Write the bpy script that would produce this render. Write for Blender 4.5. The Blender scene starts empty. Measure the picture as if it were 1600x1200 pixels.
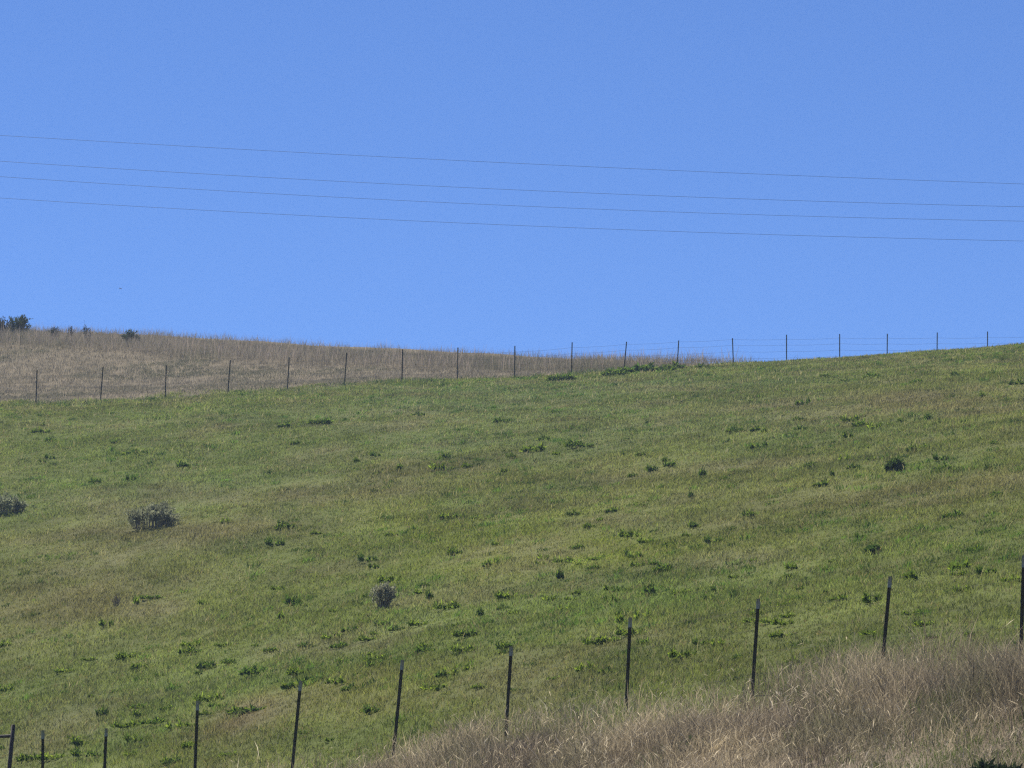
import bpy, math
import numpy as np
from mathutils import Vector, Matrix

# ------------------------------------------------------------------ camera, world, sun, exposure
scene = bpy.context.scene
C = scene.collection
FPX, PITCH = 6500.0, 0.157
CP, SP = math.cos(PITCH), math.sin(PITCH)
cam_d = bpy.data.cameras.new("camera")
cam_d.sensor_width = 36.0
cam_d.lens = 36.0 * FPX / 1600.0
cam_d.clip_start, cam_d.clip_end = 0.5, 20000.0
cam = bpy.data.objects.new("camera", cam_d)
C.objects.link(cam)
cam.location = (0, 0, 0)
cam.rotation_euler = (math.pi / 2 + PITCH, 0, 0)
scene.camera = cam

SUN_EL, SUN_AZ = math.radians(56), math.radians(-28)      # azimuth from +Y (ahead), to the left
w = bpy.data.worlds.new("World")
scene.world = w
w.use_nodes = True
nt = w.node_tree
nt.nodes.clear()
sky = nt.nodes.new("ShaderNodeTexSky")
sky.sky_type = 'NISHITA'
sky.sun_disc = False
sky.sun_elevation = SUN_EL
sky.sun_rotation = SUN_AZ
sky.altitude = 1200
sky.air_density, sky.dust_density, sky.ozone_density = 0.7, 0.0, 4.0
tint = nt.nodes.new("ShaderNodeMixRGB")
tint.blend_type = 'MULTIPLY'
tint.inputs[0].default_value = 1.0
tint.inputs[2].default_value = (0.535, 0.675, 0.92, 1)
bg = nt.nodes.new("ShaderNodeBackground")
bg.inputs["Strength"].default_value = 0.11
wo = nt.nodes.new("ShaderNodeOutputWorld")
nt.links.new(sky.outputs[0], tint.inputs[1])
nt.links.new(tint.outputs[0], bg.inputs[0])
nt.links.new(bg.outputs[0], wo.inputs[0])

sd = bpy.data.lights.new("sun", 'SUN')
sd.energy = 5.0
sd.angle = math.radians(0.53)
sd.color = (1.0, 0.95, 0.86)
so = bpy.data.objects.new("sun", sd)
C.objects.link(so)
sdir = Vector((math.sin(SUN_AZ) * math.cos(SUN_EL), math.cos(SUN_AZ) * math.cos(SUN_EL), math.sin(SUN_EL)))
so.rotation_euler = sdir.to_track_quat('Z', 'Y').to_euler()
so.location = (-30, 40, 60)

scene.view_settings.view_transform = 'Standard'
scene.view_settings.look = 'None'
scene.view_settings.exposure = 0.43
scene.view_settings.gamma = 1.0

scene.cycles.max_bounces = 12
scene.cycles.use_denoising = False
scene.cycles.filter_width = 1.3
scene.cycles.diffuse_bounces = 8
scene.cycles.transmission_bounces = 8
rng = np.random.default_rng(7)

# ------------------------------------------------------------------ small tools
def ray(u, v):
    """world direction through a pixel of the 1600x1200 photograph, scaled to Y = 1"""
    x, y = (np.asarray(u, float) - 800) / FPX, (600 - np.asarray(v, float)) / FPX
    wy, wz = CP - y * SP, SP + y * CP
    return x / wy, wz / wy

def pix(u, v, Y):
    a, b = ray(u, v)
    return float(a) * Y, Y, float(b) * Y

def hash2(ix, iy, s):
    h = (ix.astype(np.int64) * 374761393 + iy.astype(np.int64) * 668265263 + s * 1442695041) & 0xFFFFFFFF
    h = ((h ^ (h >> 13)) * 1274126177) & 0xFFFFFFFF
    h = (h ^ (h >> 16)) & 0xFFFFFFFF
    return h / 4294967295.0

def vnoise(x, y, s):
    ix, iy = np.floor(x), np.floor(y)
    fx, fy = x - ix, y - iy
    fx, fy = fx * fx * (3 - 2 * fx), fy * fy * (3 - 2 * fy)
    a, b = hash2(ix, iy, s), hash2(ix + 1, iy, s)
    c, d = hash2(ix, iy + 1, s), hash2(ix + 1, iy + 1, s)
    return (a * (1 - fx) + b * fx) * (1 - fy) + (c * (1 - fx) + d * fx) * fy

def fbm(x, y, s, n=3):
    t, a, tot = 0, 1.0, 0
    for i in range(n):
        t = t + a * vnoise(x * 2 ** i + 17.3 * i, y * 2 ** i - 9.1 * i, s + i)
        tot += a
        a *= .5
    return t / tot

# ------------------------------------------------------------------ terrain
def crest(X):
    return 198 - 1.03 * X

def drop(X, Y):
    t = np.asarray(Y - crest(X), float)
    q = np.maximum(t + 12, 0)
    lim = 130.0
    return np.where(q < lim, .0015 * q * q, .0015 * lim * lim + .0015 * 2 * lim * (q - lim))

def y_near(u):                                    # depth of the near fence along a column of the picture
    return 1 / (.01593 * (1 + .151 * (u - 540) / 950))

def y_far(u):
    return 1 / (1 / 172 + (u - 57) / 1486 * (1 / 196 - 1 / 172))

ctrl = []
for u, v in ((20, 1282), (305, 1238), (463, 1211), (622, 1186), (795, 1152), (981, 1120), (1177, 1092), (1378, 1072), (1597, 1052)):
    ctrl.append((u, v, y_near(u)))
    ctrl.append((u, v + 136, y_near(u) - 9.2))
ctrl += [(-300, 1330, y_near(-300)), (1900, 1020, y_near(1900)), (-300, 1470, y_near(-300) - 9), (1900, 1160, y_near(1900) - 9)]
for u, v in ((57, 632), (159, 626), (259, 622), (358, 616), (451, 610), (541, 604), (628, 598), (715, 594), (804, 589), (893, 586),
             (978, 579), (1060, 575), (1145, 573), (1229, 571), (1312, 570), (1386, 568.5), (1464, 566.5), (1543, 565)):
    ctrl.append((u, v, y_far(u)))
ctrl += [(-250, 646, y_far(-250)), (1850, 560, y_far(1850))]
ctrl += [(0, 528, 228), (200, 541, 219), (400, 556, 211), (600, 567, 204), (800, 575, 198), (1000, 576, 191.5),
         (1200, 568, 186.5), (1400, 556.5, 181.5), (1600, 541, 177), (1850, 520, 171), (-250, 520, 238)]
PC = np.array([pix(u, v, Y) for u, v, Y in ctrl])
PC[:, 2] += drop(PC[:, 0], PC[:, 1])
S_ = 50.0
def phi(r2):
    return np.where(r2 > 1e-12, .5 * r2 * np.log(np.maximum(r2, 1e-12)), 0)
_n = len(PC)
_P = PC[:, :2] / S_
_K = phi(((_P[:, None] - _P[None]) ** 2).sum(-1)) + np.eye(_n) * 0.0008
_Q = np.c_[np.ones(_n), _P]
_A = np.block([[_K, _Q], [_Q.T, np.zeros((3, 3))]])
_sol = np.linalg.solve(_A, np.r_[PC[:, 2], np.zeros(3)])
def tps(X, Y):
    X, Y = np.clip(X, -60, 60), np.clip(Y, 20, 260)
    p = np.stack([X / S_, Y / S_], -1)
    out = np.empty(len(p))
    for i in range(0, len(p), 20000):
        q = p[i:i + 20000]
        out[i:i + 20000] = phi(((q[:, None] - _P[None]) ** 2).sum(-1)) @ _sol[:_n] + _sol[_n] + q @ _sol[_n + 1:]
    return out

def hill_raw(X, Y):
    X, Y = np.asarray(X, float), np.asarray(Y, float)
    z = tps(X, Y) - drop(X, Y)
    k = 1.2                                        # soft floor: the flat verge at the foot of the slope
    z = -1.7 + k * np.logaddexp(0, (z + 1.7) / k)
    z = z + (fbm(X / 5.5, Y / 9.0, 11, 2) - .5) * .22 + (fbm(X / 1.6, Y / 2.4, 23, 2) - .5) * .09
    return z

gx = np.r_[-4000, -1500, -600, -300, -150, -100, np.arange(-72, 72.01, .8), 100, 150, 300, 600, 1500, 4000]
gy = np.r_[-4000, -1500, -600, -200, -80, -30, -10, 0, 10, 18, np.arange(24, 262, .8), 275, 290, 310, 340, 400, 520, 800, 1500, 4000]
GXX, GYY = np.meshgrid(gx, gy)
GZ = hill_raw(GXX.ravel(), GYY.ravel()).reshape(GXX.shape)

def ground(X, Y):                                  # height of the terrain mesh
    X, Y = np.atleast_1d(np.asarray(X, float)), np.atleast_1d(np.asarray(Y, float))
    i = np.clip(np.searchsorted(gx, X) - 1, 0, len(gx) - 2)
    j = np.clip(np.searchsorted(gy, Y) - 1, 0, len(gy) - 2)
    fx, fy = (X - gx[i]) / (gx[i + 1] - gx[i]), (Y - gy[j]) / (gy[j + 1] - gy[j])
    return (GZ[j, i] * (1 - fx) + GZ[j, i + 1] * fx) * (1 - fy) + (GZ[j + 1, i] * (1 - fx) + GZ[j + 1, i + 1] * fx) * fy

def gz(X, Y):
    return float(ground(X, Y)[0])

def hit(u, v, y0=40.0, y1=240.0):
    """the point of the ground seen at a pixel"""
    a, b = ray(u, v)
    Y = np.linspace(y0, y1, 4000)
    m = ground(a * Y, Y) > b * Y
    k = int(np.argmax(m)) if m.any() else int(np.argmin(b * Y - ground(a * Y, Y)))
    return float(a * Y[k]), float(Y[k])

# ------------------------------------------------------------------ where what grows
def near_line(X, Y):                               # metres behind (+) the near fence
    # straight line through two of its posts
    A, B = np.array(pix(463, 0, y_near(463))[:2]), np.array(pix(1597, 0, y_near(1597))[:2])
    t = (B - A) / np.linalg.norm(B - A)
    return (X - A[0]) * (-t[1]) + (Y - A[1]) * t[0]

def far_line(X, Y):
    A, B = np.array(pix(57, 0, y_far(57))[:2]), np.array(pix(1543, 0, y_far(1543))[:2])
    t = (B - A) / np.linalg.norm(B - A)
    return (X - A[0]) * (-t[1]) + (Y - A[1]) * t[0]

# patches of the pasture: pixel centre, half sizes in pixels, colour (base), weight
GREEN = np.array((.124, .152, .042))
patches = [
    (790, 850, 230, 45, (.140, .185, .030), .8), (560, 930, 160, 40, (.115, .160, .035), .6),
    (480, 775, 150, 22, (.140, .125, .070), .9), (220, 835, 260, 22, (.130, .125, .062), .8),
    (110, 940, 190, 55, (.130, .128, .060), .75), (320, 765, 230, 24, (.100, .158, .040), .8),
    (150, 690, 220, 50, (.106, .152, .040), .7), (680, 740, 160, 20, (.150, .140, .065), .6),
    (1450, 640, 220, 30, (.150, .140, .080), .75), (1000, 600, 300, 22, (.085, .130, .060), .6),
    (700, 640, 300, 40, (.085, .140, .050), .6), (1120, 650, 300, 40, (.110, .140, .060), .5),
    (1440, 760, 220, 22, (.140, .140, .065), .6), (1250, 830, 250, 40, (.130, .155, .050), .5),
    (1000, 760, 220, 30, (.130, .140, .055), .5), (150, 1120, 220, 70, (.104, .150, .040), .8),
    (480, 1050, 220, 60, (.104, .158, .040), .6), (950, 920, 260, 35, (.098, .152, .040), .7),
    (560, 1090, 120, 35, (.130, .135, .045), .6), (850, 1050, 220, 40, (.115, .145, .040), .6),
    (1350, 960, 260, 50, (.105, .140, .042), .5), (380, 1125, 70, 18, (.140, .125, .072), .9),
    (1340, 670, 120, 14, (.095, .160, .034), .6), (1150, 1165, 70, 26, (.060, .120, .030), .0),
]
TILT = .9
PP = []
for u, v, ru, rv, col, wt in patches:
    x, y = hit(u, v)
    x2, y2 = hit(u, max(v - rv, 590))
    PP.append((x, y + TILT * x, ru / FPX * y, max(y2 - y, 3.0), np.array(col), wt))

def field_colour(X, Y):
    n = len(X)
    Y = Y + TILT * X                               # streaks follow the contour of the slope
    col = np.repeat(GREEN[None], n, 0)
    wob = (fbm(X / 3.0, Y / 6.0, 41, 3) - .5)
    wob2 = (fbm(X / 3.0, Y / 6.0, 47, 3) - .5)
    for x, y, rx, ry, c, wt in PP:
        d = ((X - x) / rx + wob * 1.6) ** 2 + ((Y - y) / ry + wob2 * 2.2) ** 2
        c = c * np.array((1.07, 1.0, 1.0))
        f = (wt * np.exp(-d * .9))[:, None]
        col = col * (1 - f) + c[None] * f
    dry = np.clip((fbm(X / 2.2, Y / 5.0, 61, 4) - .52) * 4.5, 0, 1)[:, None] * .55
    col = col * (1 - dry) + np.array((.155, .150, .082))[None] * dry
    col = col * np.array((1.42, 1.36, 1.28))[None] + np.array((0, 0, .012))[None]
    lush = np.clip((fbm(X / 1.7, Y / 3.4, 71, 4) - .55) * 5, 0, 1)[:, None] * .45
    col = col * (1 - lush) + np.array((.098, .150, .036))[None] * lush
    col = col * (.62 + .76 * fbm(X / 1.8, Y / 2.8, 77, 4))[:, None]
    return col

def dry_front(X, Y):                               # how much a spot belongs to the tall dry strip in front of the near fence
    s = near_line(X, Y)
    edge = 1.3 + 2.2 * (fbm(X / 1.5, Y / 3.0, 83, 3) - .5) * 2
    return np.clip((edge + .4 - s) / 4.2, 0, 1) ** 1.5 * np.clip((X + 5.0 + (fbm(X, Y / 2, 89, 2) - .5) * 3) / 2.5, 0, 1)

def dry_back(X, Y):                                # the ungrazed dry slope past the far fence
    s = far_line(X, Y) + (fbm(X / 1.5, Y / 4, 97, 3) - .5) * 7.0
    return np.clip((s + .6) / 3.6, 0, 1)

# ------------------------------------------------------------------ materials
def mat_leaf(name, trans=.45, rough=.6, fixed=None, tr_tint=(1.22, 1.2, .85)):
    m = bpy.data.materials.new(name)
    m.use_nodes = True
    t = m.node_tree
    t.nodes.clear()
    out = t.nodes.new("ShaderNodeOutputMaterial")
    if fixed is None:
        src = t.nodes.new("ShaderNodeAttribute")
        src.attribute_name = "tone"
        col = src.outputs["Color"]
    else:
        tc = t.nodes.new("ShaderNodeTexCoord")
        nz = t.nodes.new("ShaderNodeTexNoise")
        nz.inputs["Scale"].default_value = 9
        t.links.new(tc.outputs["Object"], nz.inputs["Vector"])
        cr = t.nodes.new("ShaderNodeMixRGB")
        cr.inputs[1].default_value = (*fixed[0], 1)
        cr.inputs[2].default_value = (*fixed[1], 1)
        t.links.new(nz.outputs["Fac"], cr.inputs[0])
        col = cr.outputs[0]
    df = t.nodes.new("ShaderNodeBsdfDiffuse")
    tl = t.nodes.new("ShaderNodeBsdfTranslucent")
    mul = t.nodes.new("ShaderNodeMixRGB")
    mul.blend_type = 'MULTIPLY'
    mul.inputs[0].default_value = 1
    mul.inputs[2].default_value = (*tr_tint, 1)
    gl = t.nodes.new("ShaderNodeBsdfGlossy")
    gl.inputs["Roughness"].default_value = rough
    gl.inputs["Color"].default_value = (.5, .5, .5, 1)
    mx, mg = t.nodes.new("ShaderNodeMixShader"), t.nodes.new("ShaderNodeMixShader")
    mx.inputs[0].default_value = trans
    mg.inputs[0].default_value = .015
    L = t.links.new
    L(col, df.inputs[0]); L(col, mul.inputs[1]); L(mul.outputs[0], tl.inputs[0])
    L(df.outputs[0], mx.inputs[1]); L(tl.outputs[0], mx.inputs[2])
    L(mx.outputs[0], mg.inputs[1]); L(gl.outputs[0], mg.inputs[2])
    L(mg.outputs[0], out.inputs[0])
    return m

def mat_solid(name, c1, c2, scale=20, rough=.7, metal=0.0):
    m = bpy.data.materials.new(name)
    m.use_nodes = True
    t = m.node_tree
    b = t.nodes["Principled BSDF"]
    tc = t.nodes.new("ShaderNodeTexCoord")
    nz = t.nodes.new("ShaderNodeTexNoise")
    nz.inputs["Scale"].default_value = scale
    nz.inputs["Detail"].default_value = 5
    mx = t.nodes.new("ShaderNodeMixRGB")
    mx.inputs[1].default_value = (*c1, 1)
    mx.inputs[2].default_value = (*c2, 1)
    t.links.new(tc.outputs["Object"], nz.inputs["Vector"])
    t.links.new(nz.outputs["Fac"], mx.inputs[0])
    t.links.new(mx.outputs[0], b.inputs["Base Color"])
    b.inputs["Roughness"].default_value = rough
    b.inputs["Metallic"].default_value = metal
    return m

def mat_ground():
    m = bpy.data.materials.new("soil and thatch")
    m.use_nodes = True
    t = m.node_tree
    b = t.nodes["Principled BSDF"]
    at = t.nodes.new("ShaderNodeAttribute")
    at.attribute_name = "tone"
    tc = t.nodes.new("ShaderNodeTexCoord")
    nz = t.nodes.new("ShaderNodeTexNoise")
    nz.inputs["Scale"].default_value = 9
    nz.inputs["Detail"].default_value = 8
    mr = t.nodes.new("ShaderNodeMapRange")
    mr.inputs["To Min"].default_value = .55
    mr.inputs["To Max"].default_value = 1.35
    mx = t.nodes.new("ShaderNodeMixRGB")
    mx.blend_type = 'MULTIPLY'
    mx.inputs[0].default_value = 1
    L = t.links.new
    L(tc.outputs["Object"], nz.inputs["Vector"]); L(nz.outputs["Fac"], mr.inputs["Value"])
    L(at.outputs["Color"], mx.inputs[1]); L(mr.outputs[0], mx.inputs[2])
    L(mx.outputs[0], b.inputs["Base Color"])
    b.inputs["Roughness"].default_value = .95
    b.inputs["Specular IOR Level"].default_value = 0.0
    bp = t.nodes.new("ShaderNodeBump")
    bp.inputs["Strength"].default_value = .6
    L(nz.outputs["Fac"], bp.inputs["Height"]); L(bp.outputs[0], b.inputs["Normal"])
    return m

M_GRASS = mat_leaf("pasture grass blades", .5)
M_DRY = mat_leaf("dry straw", .5, tr_tint=(1.08, 1.05, .95))
M_WEED = mat_leaf("weed leaves", .58, .45)
M_SAGE = mat_leaf("sagebrush leaves", .52, .7, tr_tint=(1.05, 1.05, .9))
M_STEM = mat_solid("woody stem", (.12, .10, .07), (.20, .17, .12), 14)
M_POST = mat_solid("dark green post steel", (.010, .014, .013), (.030, .030, .026), 12, .55, .0)
M_TIP = mat_solid("weathered white post tip", (.20, .22, .19), (.36, .37, .33), 30, .8)
M_WIRE = mat_solid("grey fence wire", (.05, .045, .04), (.11, .09, .075), 5, .8, .0)
M_CABLE = mat_solid("power cable", (.06, .07, .08), (.10, .11, .12), 2, .6, .2)
M_PIPE = mat_solid("rusty brown pipe", (.020, .014, .012), (.060, .034, .024), 10, .75)
M_BIRD = mat_solid("dark feathers", (.03, .03, .03), (.06, .055, .05), 8, .8)

# ------------------------------------------------------------------ mesh tools
def mesh_np(name, verts, faces, mat, tone=None, smooth=False):
    """verts (N,3), faces (M,4) or (M,3) arrays"""
    me = bpy.data.meshes.new(name)
    nv, (nf, k) = len(verts), faces.shape
    me.vertices.add(nv)
    me.vertices.foreach_set("co", np.ascontiguousarray(verts, np.float32).ravel())
    me.loops.add(nf * k)
    me.loops.foreach_set("vertex_index", np.ascontiguousarray(faces, np.int32).ravel())
    me.polygons.add(nf)
    me.polygons.foreach_set("loop_start", np.arange(nf, dtype=np.int32) * k)
    if tone is not None:
        a = me.color_attributes.new("tone", 'FLOAT_COLOR', 'POINT')
        a.data.foreach_set("color", np.ascontiguousarray(np.c_[tone, np.ones(nv)], np.float32).ravel())
    me.update(calc_edges=True)
    if smooth:
        me.polygons.foreach_set("use_smooth", np.ones(nf, bool))
    me.materials.append(mat)
    return me

def link(name, me, parent=None, loc=(0, 0, 0)):
    o = bpy.data.objects.new(name, me)
    C.objects.link(o)
    o.location = loc
    if parent is not None:
        o.parent = parent
    return o

def tag(o, label=None, cat=None, group=None, kind=None):
    for k, v in (("label", label), ("category", cat), ("group", group), ("kind", kind)):
        if v:
            o[k] = v
    return o

def kites(base, d1, d2, side, length, width, tone, frac=.5):
    """one bent blade or leaf per row: base, mid pair, tip"""
    L = length[:, None]
    mid = base + d1 * L * frac
    tip = mid + d2 * L * (1 - frac)
    wv = side * (width * .5)[:, None]
    V = np.stack([base, mid + wv, tip, mid - wv], 1).reshape(-1, 3)
    F = np.arange(len(base) * 4).reshape(-1, 4)
    return V, F, np.repeat(tone, 4, 0)

def unit(v):
    return v / np.maximum(np.linalg.norm(v, axis=1, keepdims=True), 1e-9)

def blades(X, Y, Z, length, width, tone, lean=.35, bend=.5, wind=(.12, 0, 0)):
    n = len(X)
    a = rng.uniform(0, 2 * np.pi, n)
    h = np.c_[np.cos(a), np.sin(a), np.zeros(n)]
    le = np.abs(rng.normal(lean, lean * .5, n))[:, None]
    up = np.array((0, 0, 1.0))[None]
    d1 = unit(up + h * le + np.array(wind)[None])
    d2 = unit(up + h * (le + np.abs(rng.normal(bend, bend * .6, n))[:, None]) + 2 * np.array(wind)[None])
    b = rng.uniform(0, 2 * np.pi, n)
    s = np.c_[np.cos(b), np.sin(b), np.zeros(n)]
    return kites(np.c_[X, Y, Z - .01], d1, d2, s, length, width, tone, .55)

def join(parts):
    V, F, T, k = [], [], [], 0
    for v, f, t in parts:
        V.append(v); F.append(f + k); T.append(t)
        k += len(v)
    return np.concatenate(V), np.concatenate(F), np.concatenate(T)

def tube(pts, rad, n=6):
    pts = np.asarray(pts, float)
    rad = np.broadcast_to(np.asarray(rad, float), (len(pts),))
    tg = np.gradient(pts, axis=0)
    tg = unit(tg)
    ref = np.array((0, 0, 1.0)) if abs(tg[0, 2]) < .9 else np.array((0, 1.0, 0))
    s1 = unit(np.cross(tg, ref[None]))
    s2 = np.cross(tg, s1)
    a = np.arange(n) / n * 2 * np.pi
    ring = pts[:, None] + rad[:, None, None] * (np.cos(a)[None, :, None] * s1[:, None] + np.sin(a)[None, :, None] * s2[:, None])
    V = ring.reshape(-1, 3)
    F = [(i * n + j, i * n + (j + 1) % n, (i + 1) * n + (j + 1) % n, (i + 1) * n + j) for i in range(len(pts) - 1) for j in range(n)]
    return V, np.array(F)

def tubes(lst, n=4):
    V, F, k = [], [], 0
    for p, r in lst:
        v, f = tube(p, r, n)
        V.append(v); F.append(f + k)
        k += len(v)
    return np.concatenate(V), np.concatenate(F)

# ------------------------------------------------------------------ the hill
fx, fy = GXX.ravel(), GYY.ravel()
gc = field_colour(fx, fy) * .75 + np.array((.10, .085, .055))[None] * .25
bk = dry_back(fx, fy)[:, None]
fr = dry_front(fx, fy)[:, None]
gc = gc * (1 - bk) + np.array((.27, .225, .155))[None] * bk
gc = gc * (1 - fr) + np.array((.26, .21, .15))[None] * fr
gc = gc * .9
ny, nx = GXX.shape
ids = np.arange(nx * ny).reshape(ny, nx)
F = np.stack([ids[:-1, :-1], ids[:-1, 1:], ids[1:, 1:], ids[1:, :-1]], -1).reshape(-1, 4)
hill = link("hillside", mesh_np("hillside", np.c_[fx, fy, GZ.ravel()], F, mat_ground(), gc, True))
tag(hill, "green pasture hillside rising to a dry brown crest", "hillside", kind="structure")

# ------------------------------------------------------------------ grass
HALF = 800 / FPX * 1.22
def scatter(y0, y1, dens, tuft, spread):
    area = HALF * (y1 * y1 - y0 * y0) + 2.0 * (y1 - y0)
    n = int(area * dens / tuft)
    Y = np.sqrt(rng.uniform(y0 * y0, y1 * y1, n))
    X = rng.uniform(-1, 1, n) * (HALF * Y + 1.0)
    X, Y = np.repeat(X, tuft), np.repeat(Y, tuft)
    tid = np.repeat(np.arange(n), tuft)
    X = X + rng.normal(0, spread, n * tuft)
    Y = Y + rng.normal(0, spread, n * tuft)
    return X, Y, tid

field, back, front = [], [], []
BANDS = [(43, 56, 560, 7, .05), (56, 70, 560, 7, .05), (70, 90, 420, 7, .06), (90, 120, 300, 7, .08), (120, 150, 220, 7, .10), (150, 205, 160, 7, .12)]
for y0, y1, dens, tuft, spread in BANDS:
    X, Y, tid = scatter(y0, y1, dens, tuft, spread)
    keep = (rng.uniform(size=len(X)) > dry_front(X, Y)) & (rng.uniform(size=len(X)) > dry_back(X, Y) * 1.02)
    X, Y, tid = X[keep], Y[keep], tid[keep]
    n = len(X)
    tr = rng.uniform(size=(tid.max() + 1, 3))[tid]
    col = field_colour(X, Y)
    col = col * (.66 + .68 * tr[:, :1]) * (.85 + .3 * rng.uniform(size=(n, 1)))
    straw = (tr[:, 1] < .04) | (rng.uniform(size=n) < .03)
    col[straw] = np.array((.24, .205, .115)) * rng.uniform(.6, 1.2, (straw.sum(), 1))
    tall = .04 + .10 * np.clip(fbm(X / 1.4, Y / 2.2, 5, 3) * 1.8 - .45, 0, 1.2) + .05 * tr[:, 2] ** 3
    ln = tall * rng.uniform(.7, 1.35, n)
    wd = np.clip(.011 * (Y / 62) ** .8, .010, .030) * rng.uniform(.7, 1.3, n)
    field.append(blades(X, Y, ground(X, Y), ln, wd, col, .45, .7))
# darker bunches standing a little above the sward
for y0, y1, dens in ((45, 75, 26), (75, 110, 20), (110, 190, 13)):
    X, Y, tid = scatter(y0, y1, dens, 26, .10)
    m = fbm(X / 4, Y / 8, 211, 3)
    k = (dry_front(X, Y) < .4) & (dry_back(X, Y) < .3) & (rng.uniform(size=tid.max() + 1)[tid] < np.clip((m - .40) * 5, .08, 1))
    X, Y, tid = X[k], Y[k], tid[k]
    n = len(X)
    tr = rng.uniform(size=(tid.max() + 1, 3))[tid]
    col = field_colour(X, Y) * np.array((.58, .80, .55))[None] * (.6 + .9 * tr[:, :1]) * rng.uniform(.85, 1.15, (n, 1))
    ln = (.09 + .13 * tr[:, 1] ** 2) * rng.uniform(.6, 1.2, n)
    field.append(blades(X, Y, ground(X, Y), ln, .019 * (Y / 62) ** .7 * rng.uniform(.7, 1.3, n), col, .45, .7))
X, Y, tid = scatter(168, 200, 26, 10, .15)
d = far_line(X, Y)
k = (np.abs(d + 1.2) < 1.8) & (fbm(X / 2.2, Y / 3, 223, 2)[:] > .44) & (dry_front(X, Y) < .1)
X, Y, tid = X[k], Y[k], tid[k]
n = len(X)
field.append(blades(X, Y, ground(X, Y), rng.uniform(.12, .34, n), .026 * rng.uniform(.7, 1.3, n), np.array((.085, .125, .050))[None] * rng.uniform(.7, 1.3, (n, 1)), .4, .6))
# shoots of pale seed stalks in the pasture
X, Y, tid = scatter(50, 190, 3.0, 2, .05)
k = (dry_front(X, Y) < .5) & (dry_back(X, Y) < .5)
X, Y = X[k], Y[k]
n = len(X)
field.append(blades(X, Y, ground(X, Y), rng.uniform(.12, .26, n), .007 * (Y / 62), np.array((.36, .32, .20))[None] * rng.uniform(.6, 1.3, (n, 1)), .3, .5))
V, F, T = join(field)
o = link("pasture_grass", mesh_np("pasture_grass", V, F, M_GRASS, T))
tag(o, "short olive green pasture grass covering the slope between both fences", "grass", kind="stuff")

# dry slope past the far fence: grazed stubble below, tall straw on the crest
def back_band(y0, y1, dens, lo, hi, wmul, cond):
    X, Y, tid = scatter(y0, y1, dens, 6, .12)
    k = (rng.uniform(size=len(X)) < dry_back(X, Y)) & cond(X, Y)
    X, Y, tid = X[k], Y[k], tid[k]
    n = len(X)
    tr = rng.uniform(size=(tid.max() + 1, 3))[tid]
    g = fbm(X / 3, Y / 5, 131, 3)[:, None]
    c = np.array((.215, .193, .142))[None] * (1 - g) + np.array((.30, .268, .21))[None] * g
    c = c * (.65 + .6 * tr[:, :1])
    gr = np.clip((fbm(X / 4, Y / 7, 137, 3) - .5) * 5, 0, 1)[:, None] * .75
    c = c * (1 - gr) + np.array((.13, .135, .085))[None] * gr
    ln = (lo + (hi - lo) * fbm(X / 1.3, Y / 2.5, 141, 3)) * rng.uniform(.6, 1.25, n)
    back.append(blades(X, Y, ground(X, Y), ln, wmul * rng.uniform(.7, 1.3, n), c, .25, .35, (.05, 0, 0)))
back_band(165, 246, 75, .10, .26, .022, lambda X, Y: Y < crest(X) + 12)
back_band(170, 250, 45, .42, .85, .014, lambda X, Y: (Y > crest(X) - 7 + 5 * (fbm(X / 3, Y / 3, 151, 2) - .5)) & (Y < crest(X) + 8) & (far_line(X, Y) > .5))
# thin seed heads standing clear of the crest
X, Y, tid = scatter(172, 246, 7, 1, .2)
k = (Y > crest(X) - 8) & (Y < crest(X) + 4) & (far_line(X, Y) > 1)
X, Y = X[k], Y[k]
n = len(X)
back.append(blades(X, Y, ground(X, Y), rng.uniform(.65, 1.15, n), .013 * rng.uniform(.7, 1.4, n), np.array((.38, .315, .265))[None] * rng.uniform(.6, 1.3, (n, 1)), .12, .25, (.03, 0, 0)))
V, F, T = join(back)
o = link("dry_crest_grass", mesh_np("dry_crest_grass", V, F, M_DRY, T))
tag(o, "tan dry grass past the far fence, standing tall along the crest", "dry grass", kind="stuff")

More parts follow.
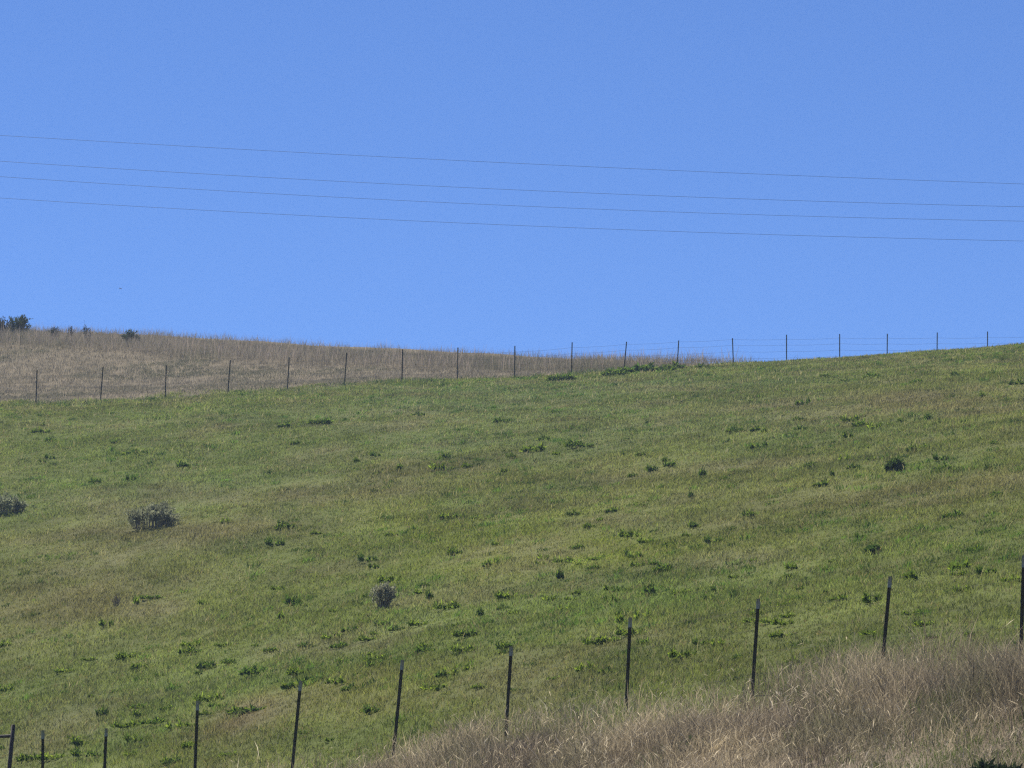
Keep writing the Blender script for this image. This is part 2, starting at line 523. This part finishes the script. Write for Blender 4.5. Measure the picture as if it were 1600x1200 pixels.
# tall dry strip before the near fence
for y0, y1, dens in ((41, 56, 700), (56, 68, 620)):
    X, Y, tid = scatter(y0, y1, dens, 7, .06)
    k = rng.uniform(size=len(X)) < dry_front(X, Y)
    X, Y, tid = X[k], Y[k], tid[k]
    n = len(X)
    tr = rng.uniform(size=(tid.max() + 1, 3))[tid]
    s = near_line(X, Y)
    g = fbm(X / 1.2, Y / 2.4, 161, 3)[:, None]
    g = np.clip((g - .3) * 2.2, 0, 1)
    c = np.array((.215, .180, .135))[None] * (1 - g) + np.array((.45, .38, .26))[None] * g
    g2 = np.clip((fbm(X / .8, Y / 1.6, 163, 3) - .5) * 4, 0, 1)[:, None] * .6
    c = c * (1 - g2) + np.array((.20, .19, .115))[None] * g2
    c = c * (.40 + 1.0 * tr[:, :1]) * rng.uniform(.7, 1.3, (n, 1))
    green = np.clip((fbm(X / 1.3, Y / 2.0, 167, 3) - .52) * 5, 0, 1) * .6 + np.clip((48.5 - Y) / 2.5, 0, 1) * .7
    gm = rng.uniform(size=n) < green
    c[gm] = np.array((.13, .165, .055)) * rng.uniform(.6, 1.3, (gm.sum(), 1))
    hmul = (1 + .85 * np.clip((X - 3.2) / 3, 0, 1)) * (.55 + .9 * fbm(X / .7, Y / 1.2, 191, 2)) * np.clip((s + 8.5) / 4.5, .45, 1) * np.clip(1.05 - (s - .2) / 2.6, .3, 1)
    ln = (.18 + .50 * fbm(X / 1.1, Y / 1.7, 171, 3)) * hmul * rng.uniform(.55, 1.25, n)
    ln[gm] *= .6
    wd = .0062 * rng.uniform(.6, 1.6, n)
    front.append(blades(X, Y, ground(X, Y), ln, wd, c, .33, .8, (.04, 0, 0)))
    # short broken straw lying about in it
    X, Y, tid = scatter(y0, y1, 60, 1, .15)
    k = rng.uniform(size=len(X)) < dry_front(X, Y)
    X, Y = X[k], Y[k]
    n = len(X)
    hz = ground(X, Y) + rng.uniform(.05, .45, n) * np.clip((near_line(X, Y) + 8.5) / 4.5, .3, 1)
    front.append(blades(X, Y, hz, rng.uniform(.06, .20, n), .009 * rng.uniform(.6, 1.5, n), np.array((.55, .48, .36))[None] * rng.uniform(.5, 1.4, (n, 1)), 1.6, 1.2))
    # pale bent stalks
    X, Y, tid = scatter(y0, y1, 10, 1, .15)
    k = rng.uniform(size=len(X)) < dry_front(X, Y)
    X, Y = X[k], Y[k]
    n = len(X)
    front.append(blades(X, Y, ground(X, Y), rng.uniform(.15, .6, n) * np.clip((near_line(X, Y) + 8.5) / 4.5, .4, 1), .008 * rng.uniform(.6, 1.5, n),
                        np.array((.62, .56, .43))[None] * rng.uniform(.6, 1.3, (n, 1)), .45, 1.1, (.04, 0, 0)))
V, F, T = join(front)
o = link("tall_dry_grass", mesh_np("tall_dry_grass", V, F, M_DRY, T))
tag(o, "tall brown dry grass and pale bent stalks before the near fence", "dry grass", kind="stuff")

# ------------------------------------------------------------------ fences
def t_post_mesh(L, z0=-.3, tip=0.0):
    """T-shaped steel fence post with studs on its flange"""
    prof = np.array([(-.024, 0), (.024, 0), (.024, .007), (.0045, .009), (.0045, .040), (-.0045, .040), (-.0045, .009), (-.024, .007)])
    V, F = [], []
    for z in (z0, L - tip):
        V += [(x, y, z) for x, y in prof]
    n = len(prof)
    F += [(i, (i + 1) % n, n + (i + 1) % n, n + i) for i in range(n)]
    F += [(n + 3, n + 2, n + 1, n + 0), (n + 0, n + 7, n + 6, n + 3), (n + 6, n + 5, n + 4, n + 3)]
    z = .12
    while z < L - tip - .05:                        # studs
        k = len(V)
        V += [(sx * .007, -.009 + 0 * sy, z + sz * .009) for sx in (-1, 1) for sy in (0,) for sz in (-1, 1)]
        V += [(sx * .010, .001, z + sz * .014) for sx in (-1, 1) for sz in (-1, 1)]
        a, b, c, d, e, f, g, h = range(k, k + 8)    # (-,-) (-,+) (+,-) (+,+) front then back
        F += [(a, c, d, b), (e, a, b, f), (c, g, h, d), (b, d, h, f), (e, g, c, a)]
        z += .055
    return np.array(V, float), np.array(F)

def tip_mesh(tip):
    prof = np.array([(-.026, -.002), (.026, -.002), (.026, .009), (.006, .011), (.006, .042), (-.006, .042), (-.006, .011), (-.026, .009)])
    n = len(prof)
    V = [(x, y, z) for z in (0, tip) for x, y in prof]
    F = [(i, (i + 1) % n, n + (i + 1) % n, n + i) for i in range(n)]
    F += [(n + 3, n + 2, n + 1, n + 0), (n + 0, n + 7, n + 6, n + 3), (n + 6, n + 5, n + 4, n + 3)]
    return np.array(V, float), np.array(F)

def build_fence(name, posts, yfun, tip, fracs, wire_r, label):
    root = None
    info = []
    for ub, ut, vt in posts:
        Y = yfun(ub)
        vb = 600.0
        for _ in range(4):                          # row at which the foot meets the ground
            X = float(ray(ub, vb)[0]) * Y
            z = gz(X, Y)
            vb = 600 - FPX * math.tan(math.atan2(z, Y) - PITCH)
        a2, b2 = ray(ut, vt)
        top = Vector((float(a2) * Y, Y, float(b2) * Y))
        base = Vector((X, Y, z))
        # the base keeps the drawn lean but sits on the ground
        info.append((base, top))
    base0 = info[0][0]
    root = bpy.data.objects.new(name, None)
    C.objects.link(root)
    root.location = base0
    tag(root, label, "fence")
    L0 = 1.45
    pv, pf = t_post_mesh(L0, -.3, tip)
    pm = mesh_np("fence_post", pv, pf, M_POST)
    if tip:
        tv, tf = tip_mesh(tip)
        tm = mesh_np("painted_tip", tv, tf, M_TIP)
    for base, top in info:
        d = top - base
        q = Vector((0, 0, 1)).rotation_difference(d.normalized())
        p = link("fence_post", pm, root, base - base0)
        p.rotation_euler = (q.to_matrix() @ Matrix.Rotation(math.pi + float(rng.uniform(-.2, .2)), 3, 'Z')).to_euler()
        p.scale = (1, 1, d.length / L0)
        if tip:
            link("painted_tip", tm, p, (0, 0, L0 - tip))
    for f in fracs:
        pts = []
        for (b1, t1), (b2, t2) in zip(info[:-1], info[1:]):
            h1, h2 = b1 + (t1 - b1).normalized() * f, b2 + (t2 - b2).normalized() * f
            for s in np.linspace(0, 1, 7)[:-1]:
                q = h1.lerp(h2, float(s)) - base0
                pts.append((q.x, q.y - .012, q.z - .03 * 4 * s * (1 - s)))
        q = info[-1][0] + (info[-1][1] - info[-1][0]).normalized() * f - base0
        pts.append((q.x, q.y - .012, q.z))
        v, fa = tube(pts, wire_r, 5)
        link("barbed_wire", mesh_np("barbed_wire", v, fa, M_WIRE, None, True), root)
    return info

near_posts = [(66, 67, 1141), (161, 166, 1138), (303, 309, 1095), (455, 470, 1064), (614, 629, 1031), (790, 799, 1010), (978, 985, 965),
              (1175, 1185, 936), (1376, 1391, 901), (1594, 1600, 868), (1822, 1830, 838)]
near = build_fence("near_fence", near_posts, y_near, .15, (.30, .62, .92, 1.22), .0012,
                   "dark steel post and wire fence crossing the lower right foreground")
far_posts = [(-147, -145, 592), (-44, -42, 585), (56, 58, 578), (157, 161, 573.5), (258, 260, 571), (356, 360, 563), (449, 452, 558), (538, 542, 551), (628, 629, 546), (715, 715.5, 543),
             (804, 804.5, 540.5), (893, 894, 535), (975, 979, 534), (1058, 1060.5, 532), (1146, 1144.5, 528.5), (1229, 1229, 523), (1312, 1312, 522),
             (1386, 1386.5, 521.5), (1464, 1464.5, 519.5), (1543, 1543, 518), (1619, 1620, 514), (1697, 1698, 510)]
far = build_fence("far_fence", far_posts, y_far, 0, (.35, .65, .95, 1.22), .0034,
                  "long thin post and wire fence running along the upper edge of the green field")

# pipe brace at the lower left corner
Y = y_near(-10) - .4
root = bpy.data.objects.new("pipe_brace", None)
C.objects.link(root)
bx, by, bz = pix(21, 1132, Y)
gnd = gz(bx, Y)
root.location = (bx - .12, Y, gnd)
tag(root, "dark brown pipe corner brace with level rail at the lower left frame edge", "fence brace")
top = Vector((bx, Y, bz)) - root.location
v, f = tube([(0, 0, -.4), top * .5 * 1.0, top - Vector((0, 0, .004)), top], [.034, .034, .034, .022], 10)
link("brace_post", mesh_np("brace_post", v, f, M_PIPE, None, True), root)
jx, jy, jz = pix(18, 1150, Y)
j = Vector((jx, jy, jz)) - root.location
v, f = tube([j, j + Vector((-1.2, .35, -.03)), j + Vector((-2.4, .7, -.06))], .027, 10)
link("brace_rail", mesh_np("brace_rail", v, f, M_PIPE, None, True), root)
v, f = tube([(j.x - 2.4, .7, gz(root.location.x + j.x - 2.4, Y + .7) - gnd - .4), (j.x - 2.4, .7, j.z * .5), (j.x - 2.38, .7, j.z + .16)], .034, 10)
link("brace_post", mesh_np("brace_post", v, f, M_PIPE, None, True), root)

# ------------------------------------------------------------------ overhead wires
lines = [("topmost of the four thin overhead wires crossing the blue sky", ((0, 211.5), (400, 234.5), (1000, 264), (1600, 287.5)), 131),
         ("second overhead wire from the top, just above the close third wire", ((0, 252), (400, 276), (1000, 305), (1600, 323)), 129),
         ("third overhead wire from the top, close beneath the second wire", ((0, 276), (400, 301), (1000, 329.5), (1600, 345.5)), 132),
         ("lowest of the four overhead wires, nearest above the hill crest", ((0, 309.5), (400, 332.5), (1000, 360), (1600, 376.5)), 130)]
for lab, pts, Y in lines:
    p = np.array(pts, float)
    co = np.polyfit(p[:, 0], p[:, 1], 2)
    us = np.linspace(-1100, 2700, 70)
    P = [pix(u, np.polyval(co, u), Y) for u in us]
    v, f = tube(P, .0047, 6)
    tag(link("overhead_wire", mesh_np("overhead_wire", v, f, M_CABLE, None, True)), lab, "power line", "overhead wires crossing the sky")

# a small bird high over the left crest
bx, by, bz = pix(188, 451, 205)
V = [(0, -.13, 0), (.025, -.03, .015), (-.025, -.03, .015), (0, .03, .03), (0, .0, -.025), (0, .12, .0), (.02, .20, 0), (-.02, .20, 0),
     (.13, -.04, .05), (.13, .05, .045), (.27, .06, .0), (-.13, -.04, .05), (-.13, .05, .045), (-.27, .06, .0)]
F = [(0, 1, 3), (0, 3, 2), (0, 4, 1), (0, 2, 4), (1, 4, 5), (2, 5, 4), (1, 5, 3), (2, 3, 5), (5, 6, 7), (1, 9, 8), (1, 3, 9), (8, 9, 10), (2, 11, 12), (2, 12, 3), (11, 13, 12)]
o = link("bird", mesh_np("bird", np.array(V) * .62, np.array(F), M_BIRD), None, (bx, by, bz))
o.rotation_euler = (0, 0, 1.1)
tag(o, "tiny dark bird flying high over the left end of the crest", "bird")

# ------------------------------------------------------------------ weeds
def weed_mesh(seed, kind, bright=False):
    r = np.random.default_rng(seed)
    bs, ds, es, ss, ln, wd, tn = [], [], [], [], [], [], []
    if kind == 'round':
        cl = [(0, 0, 1.0)] + [(r.uniform(-.3, .3), r.uniform(-.3, .3), r.uniform(.5, .8)) for _ in range(4)]
    elif kind == 'wide':
        cl = [(x + r.uniform(-.05, .05), r.uniform(-.18, .18), r.uniform(.25, 1)) for x in np.linspace(-.46, .46, 7) + r.uniform(-.06, .06, 7)]
    else:
        cl = [(r.uniform(-.5, .5), r.uniform(-.4, .4), r.uniform(.2, 1)) for _ in range(6)]
    for cx, cy, h in cl:
        n = int(r.integers(30, 46))
        for _ in range(n):
            a, el = r.uniform(0, 2 * np.pi), r.uniform(.25, 1.4)
            d = np.array((math.cos(a) * math.cos(el), math.sin(a) * math.cos(el), math.sin(el)))
            st = r.uniform(0, .5) * h * .42
            b = np.array((cx, cy, 0)) + d * st * np.array((.6, .6, 1))
            b[2] = max(b[2], -.02)
            e = d * np.array((1.3, 1.3, .35)) + np.array((0, 0, .05))
            bs.append(b); ds.append(d); es.append(e / np.linalg.norm(e))
            s = np.cross(d, r.normal(size=3)); ss.append(s / np.linalg.norm(s))
            ln.append(r.uniform(.12, .26) * (.6 + .5 * h)); wd.append(r.uniform(.045, .085))
            tn.append(np.array((.115, .175, .032) if bright else (.066, .118, .026)) * r.uniform(.5, 1.45) + np.array((.11, .125, .015)) * (r.uniform() < .3))
    V, F, T = kites(np.array(bs), np.array(ds), np.array(es), np.array(ss), np.array(ln), np.array(wd), np.array(tn), .5)
    return mesh_np("weed_clump", V, F, M_WEED, T)

WM = {k: [weed_mesh(100 * i + j, k) for j in range(4)] for i, k in enumerate(('round', 'wide', 'ragged'))}
WB = {k: [weed_mesh(500 + 100 * i + j, k, True) for j in range(4)] for i, k in enumerate(('round', 'wide', 'ragged'))}

weeds = [(440,669,24,10),(503,664,32,9),(695,718,18,9),(848,689,22,7),(900,700,30,9),(832,706,36,10),(924,699,12,6),(800,716,18,6),(866,712,16,7),(790,739,12,6),
 (1015,738,20,10),(1040,722,14,7),(973,713,10,6),(880,596,38,10),(1020,583,64,12),(1056,578,34,10),(965,588,40,9),(985,582,30,8),(1100,576,24,6),(1148,676,26,8),(1176,675,18,9),(1194,677,14,8),(1100,746,20,12),
 (1078,779,14,9),(1178,808,26,10),(1115,850,24,9),(1447,657,18,10),(1408,660,14,6),(1470,659,10,5),(1325,685,16,8),(1392,667,12,5),(1468,664,24,5),(1540,622,18,7),
 (1508,661,12,5),(1320,722,20,10),(1362,720,14,5),(1425,708,20,11),(1470,720,20,8),(1475,734,30,6),(1300,746,12,8),(1560,777,20,6),(1405,801,10,5),(1490,810,28,9),
 (1525,862,26,6),(1430,906,28,11),(1540,899,26,10),(1500,900,22,6),(1582,912,26,9),(700,812,24,7),(720,810,18,6),(665,815,10,7),(745,812,14,5),(935,815,14,6),
 (850,876,18,8),(877,906,18,14),(920,826,20,8),(1008,850,20,7),(1045,855,20,6),(980,869,12,8),(750,963,16,10),(670,938,14,13),(860,940,20,8),(885,957,22,10),
 (955,942,22,9),(1017,931,24,15),(952,924,18,7),(975,926,26,7),(1110,940,22,8),(1147,936,16,11),(1122,926,18,7),(455,946,28,13),(440,968,16,9),(515,1001,30,11),
 (547,989,18,8),(530,1013,20,7),(620,986,20,7),(652,979,22,7),(730,996,28,10),(400,1056,34,11),(466,1056,30,12),(452,1078,40,17),(380,1116,44,10),(575,1116,22,10),
 (698,1059,26,12),(727,1048,18,9),(678,1080,24,9),(915,1051,28,12),(950,1053,24,8),(968,976,22,13),(1068,1030,30,12),(1122,1010,18,9),(300,1022,32,8),(322,1046,26,9),
 (160,1121,18,13),(200,1138,30,10),(208,1161,24,10),(130,1166,28,12),(132,1184,24,9),(275,1140,26,10),(298,1170,26,10),(203,1183,18,8),(268,1194,30,8),(1365,993,28,6),
 (1290,931,10,7),(211,945,18,10),(238,937,28,5),(80,691,18,6),(210,711,40,7),(150,755,20,6),(204,751,14,7),(352,818,16,8),(318,946,18,8),(560,723,14,7),
 (585,714,16,6),(625,735,14,8),(730,731,18,7),(1265,712,16,6),(1345,842,14,6),(1230,905,18,7),(1590,602,24,7),(1365,592,26,7),(1290,590,14,5),(1432,600,20,6)]
_r = np.random.default_rng(21)
for u0, u1, v0, v1, n_ in ((430, 1250, 800, 1010, 46), (0, 360, 1010, 1195, 16), (1130, 1560, 620, 770, 20), (640, 1100, 650, 760, 12), (400, 900, 1000, 1090, 12), (20, 500, 640, 740, 8), (0, 560, 980, 1195, 30), (560, 1250, 860, 1060, 34), (1200, 1590, 880, 1000, 14)):
    for _ in range(n_):
        u, v = int(_r.uniform(u0, u1)), int(_r.uniform(v0, v1))
        if min(abs(u - a[0]) / 22 + abs(v - a[1]) / 9 for a in weeds) > 1:
            wp = int(_r.choice([11, 14, 17, 20, 24, 28]))
            weeds.append((u, v, wp, max(4, int(wp * _r.uniform(.26, .48)))))
ORD = ["first", "second", "third", "fourth", "fifth", "sixth", "seventh", "eighth", "ninth", "tenth", "eleventh", "twelfth", "thirteenth", "fourteenth",
       "fifteenth", "sixteenth", "seventeenth", "eighteenth"]
FU = np.array([57, 159, 259, 358, 451, 541, 628, 715, 804, 893, 978, 1060, 1145, 1229, 1312, 1386, 1464, 1543], float)
def row_phrase(u, v):
    top = np.interp(u, FU, [632, 625, 621, 616, 610, 604, 597, 593, 589, 587, 578, 573, 572, 567, 561, 557, 552, 546])
    bot = np.interp(u, [0, 800, 1600], [1200, 1130, 1000])
    f = (v - top) / (bot - top)
    for lim, ph in ((.07, "beside the far fence"), (.17, "just below the far fence"), (.25, "high in the field"), (.36, "in the upper field"), (.47, "above mid field"),
                    (.58, "at mid field"), (.68, "below mid field"), (.80, "in the lower field"), (.92, "low in the field"), (9, "at the field's foot")):
        if f < lim:
            return ph
labels = {}
for i, (u, v, wp, hp) in enumerate(weeds):
    q = "wide" if wp >= 30 else "broad" if wp >= 24 else "medium" if wp >= 18 else "small" if wp >= 14 else "tiny"
    sh = "flat" if hp / wp < .37 else "domed" if hp / wp < .5 else "upright"
    k = int(np.argmin(np.abs(FU - u)))
    key = (q, sh, row_phrase(u, v), ORD[k])
    labels.setdefault(key, []).append(i)
for (q, sh, ph, od), idx in labels.items():
    idx.sort(key=lambda i: weeds[i][0])
    if len(idx) > 3:
        idx = idx[:2] + idx[-1:]
    for n_, i in enumerate(idx):
        pre = "" if len(idx) == 1 else ("left-hand " if n_ == 0 else "right-hand " if n_ == len(idx) - 1 else "middle ")
        lab = f"{pre}{q} {sh} green weed clump {ph} under {od} far post"
        u, v, wp, hp = weeds[i]
        x, y = hit(u, v)
        kind = 'wide' if hp / wp < .36 else 'round' if hp / wp > .5 else 'ragged'
        leafy = hash2(np.array([u]), np.array([v]), 5)[0] < (.62 if v > 800 else .3) and hp / wp < .6
        o = link("weed_clump", (WB if leafy else WM)[kind][i % 4], None, (x, y, gz(x, y)))
        wp = wp * (1.3 + .35 * min(max((v - 850) / 200, 0), 1))
        W, H = wp / FPX * y, hp / FPX * y * 1.6 + .03
        o.scale = (W / 1.25, min(W, .6) / 1.25 + .08, H * 1.1 / .42)
        o.rotation_euler = (0, 0, float(rng.uniform(-.4, .4)) + (math.pi if rng.uniform() < .5 else 0))
        tag(o, lab, "weed", "green weed clumps scattered over the pasture")

# ------------------------------------------------------------------ shrubs
def shrub(name, u, v, wp, hp, label, cat, leafc, leafmat, nstem=26, nleaf=900, leaf=(.05, .10), upright=.5, seed=1, Y=None, group=None, dens_top=1.0, shape='dome', stem_r=.010):
    r = np.random.default_rng(seed)
    if Y is None:
        x, y = hit(u, v)
    else:
        x, y = float(ray(u, v)[0]) * Y, Y
    W, H = wp / FPX * y, hp / FPX * y
    root = bpy.data.objects.new(name, None)
    C.objects.link(root)
    root.location = (x, y, gz(x, y) - .02)
    tag(root, label, cat, group)
    stems, tips = [], []
    for i in range(nstem):
        a = r.uniform(0, 2 * np.pi)
        rad = math.sqrt(r.uniform(0, 1))
        hx = math.cos(a) * rad * W * .5
        hy = math.sin(a) * rad * min(W, H * 2.2) * .5
        hz = H * (math.sqrt(max(1 - (.85 * rad) ** 2, .05)) if shape == 'dome' else 1 - .35 * rad) * r.uniform(.72, 1.02)
        b = np.array((hx * (1 - upright) * .6, hy * (1 - upright) * .6, -.05))
        e = np.array((hx, hy, hz))
        if shape == 'mound':
            b = np.array((hx * .88, hy * .88, -.05))
            hz = H * math.sqrt(max(1 - (.92 * rad) ** 2, .06)) * r.uniform(.55, 1.08)
            e = np.array((hx * 1.02 + r.normal(0, .03 * W), hy, hz))
        m = b * .45 + e * .55 + np.array((0, 0, H * .10)) + r.normal(0, .03 * W, 3) * np.array((1, 1, .4))
        t = np.linspace(0, 1, 6)[:, None]
        p = (1 - t) ** 2 * b + 2 * t * (1 - t) * m + t ** 2 * e
        stems.append((p, np.linspace(stem_r, stem_r * .3, 6)))
        tips.append(p)
        for _ in range(2):                          # side twigs
            q = p[int(r.integers(2, 5))]
            e2 = q + (e - q) * .7 + r.normal(0, .12, 3) * np.array((W, W * .6, H)) * .8
            e2[2] = max(e2[2], q[2] + .25 * (e[2] - q[2])) if shape == 'mound' else max(e2[2], .03)
            if shape == 'mound':
                e2[0] = q[0] + (e2[0] - q[0]) * .45
            pp = q + (e2 - q) * np.linspace(0, 1, 4)[:, None]
            stems.append((pp, np.linspace(stem_r * .6, stem_r * .2, 4)))
            tips.append(pp)
    v_, f_ = tubes(stems, 4)
    link("branches", mesh_np("branches", v_, f_, M_STEM), root)
    k = r.integers(0, len(tips), nleaf)
    t = r.uniform(.25, 1.0, nleaf) ** .7
    B = np.array([tips[a][0] + (tips[a][-1] - tips[a][0]) * b for a, b in zip(k, t)]) + r.normal(0, .018, (nleaf, 3)) * np.array((W / .6, W / .6, 1))
    D = np.array([unit((tips[a][-1] - tips[a][-2])[None])[0] for a in k])
    d1 = unit(D + r.normal(0, .45, (nleaf, 3)))
    d2 = unit(D + r.normal(0, .55, (nleaf, 3)))
    s = unit(np.cross(d1, r.normal(size=(nleaf, 3))))
    tone = np.array(leafc)[None] * r.uniform(.55, 1.45, (nleaf, 1))
    ln = r.uniform(*leaf, nleaf)
    V, F, T = kites(B, d1, d2, s, ln, ln * .32, tone, .5)
    link("foliage", mesh_np("foliage", V, F, leafmat, T), root)
    return root

SAGE = (.25, .26, .175)
shrub("sagebrush", 240, 824, 80, 40, "wide grey sagebrush mound on the left of the green field", "shrub", SAGE, M_SAGE, 90, 4800, (.05, .12), .35, 3, shape='mound')
shrub("sagebrush", 12, 803, 54, 33, "grey sagebrush cut by the left frame edge in mid field", "shrub", (.25, .27, .18), M_SAGE, 56, 3800, (.05, .11), .35, 4, shape='mound')
shrub("sagebrush", 598, 949, 40, 46, "upright open grey sagebrush in the centre of the lower field", "shrub", (.30, .30, .22), M_SAGE, 30, 1700, (.04, .09), .55, 5, shape='vase')
shrub("dry_twig_bush", 183, 948, 18, 22, "small leafless grey twig bush beside a dark weed at left", "shrub", (.11, .10, .09), M_SAGE, 14, 160, (.03, .06), .5, 6, shape='vase', stem_r=.005)
shrub("green_bush", 1399, 737, 27, 21, "larger dark green dome bush high on the right of the field", "bush", (.060, .100, .028), M_WEED, 34, 1600, (.05, .10), .3, 7)
shrub("green_bush", 1364, 866, 23, 14, "compact dark green round bush above the second near post from the right", "bush", (.050, .096, .025), M_WEED, 28, 1200, (.05, .09), .3, 8)
# on the crest
shrub("crest_bush", 31, 531, 38, 40, "large dense dark bush on the crest at far left", "bush", (.045, .058, .026), M_WEED, 40, 2400, (.08, .16), .3, 9, Y=229, stem_r=.016)
shrub("crest_bush", 5, 531, 34, 38, "open spiky grey bush left of the dense crest bush", "bush", (.055, .060, .050), M_SAGE, 30, 900, (.08, .18), .6, 10, Y=230, shape='vase', stem_r=.016)
shrub("crest_bush", 84, 533, 20, 27, "low dark tuft on the crest right of the dense bush", "bush", (.050, .055, .040), M_SAGE, 16, 500, (.06, .13), .5, 11, Y=224)
shrub("crest_bush", 110, 536, 13, 39, "thin spiky twig bush, left of the two on the crest", "bush", (.06, .07, .07), M_SAGE, 14, 220, (.06, .12), .7, 12, Y=222, shape='vase')
shrub("crest_bush", 136, 538, 17, 41, "thin spiky twig bush, right of the two on the crest", "bush", (.05, .06, .06), M_SAGE, 12, 200, (.06, .12), .6, 13, Y=221, shape='vase')
shrub("crest_bush", 203, 543, 27, 28, "solitary dark bush poking over the crest grass right of the others", "bush", (.040, .060, .035), M_WEED, 24, 1000, (.07, .15), .4, 14, Y=218)
# green plants in the dry strip
shrub("leafy_weed", 1088, 1176, 50, 22, "broad leafy green plant inside the tall dry grass", "weed", (.055, .095, .030), M_WEED, 26, 900, (.06, .12), .4, 15)
shrub("leafy_weed", 1545, 1243, 130, 44, "leafy green plant coloured dark as deep shade at the lower right frame corner", "weed", (.022, .034, .018), M_WEED, 50, 2600, (.06, .14), .4, 16)  # near-black leaf colour stands in for the deep shade in this corner

# ------------------------------------------------------------------ air
HX, HY0, HY1, HZ0, HZ1 = 260, -40, 330, float(GZ.min()) - 1.0, float(GZ.max()) + 4.0
v = np.array([(sx * HX, y, z) for z in (HZ0, HZ1) for y in (HY0, HY1) for sx in (-1, 1)])
f = np.array([(0, 2, 3, 1), (4, 5, 7, 6), (0, 1, 5, 4), (2, 6, 7, 3), (0, 4, 6, 2), (1, 3, 7, 5)])
m = bpy.data.materials.new("thin haze")
m.use_nodes = True
t = m.node_tree
t.nodes.clear()
out = t.nodes.new("ShaderNodeOutputMaterial")
pv = t.nodes.new("ShaderNodeVolumePrincipled")
pv.inputs["Color"].default_value = (.6, .78, 1, 1)
pv.inputs["Density"].default_value = .00042
t.links.new(pv.outputs[0], out.inputs["Volume"])
tag(link("haze", mesh_np("haze", v, f, m)), "thin pale haze in the air over the hillside", "haze", kind="stuff")
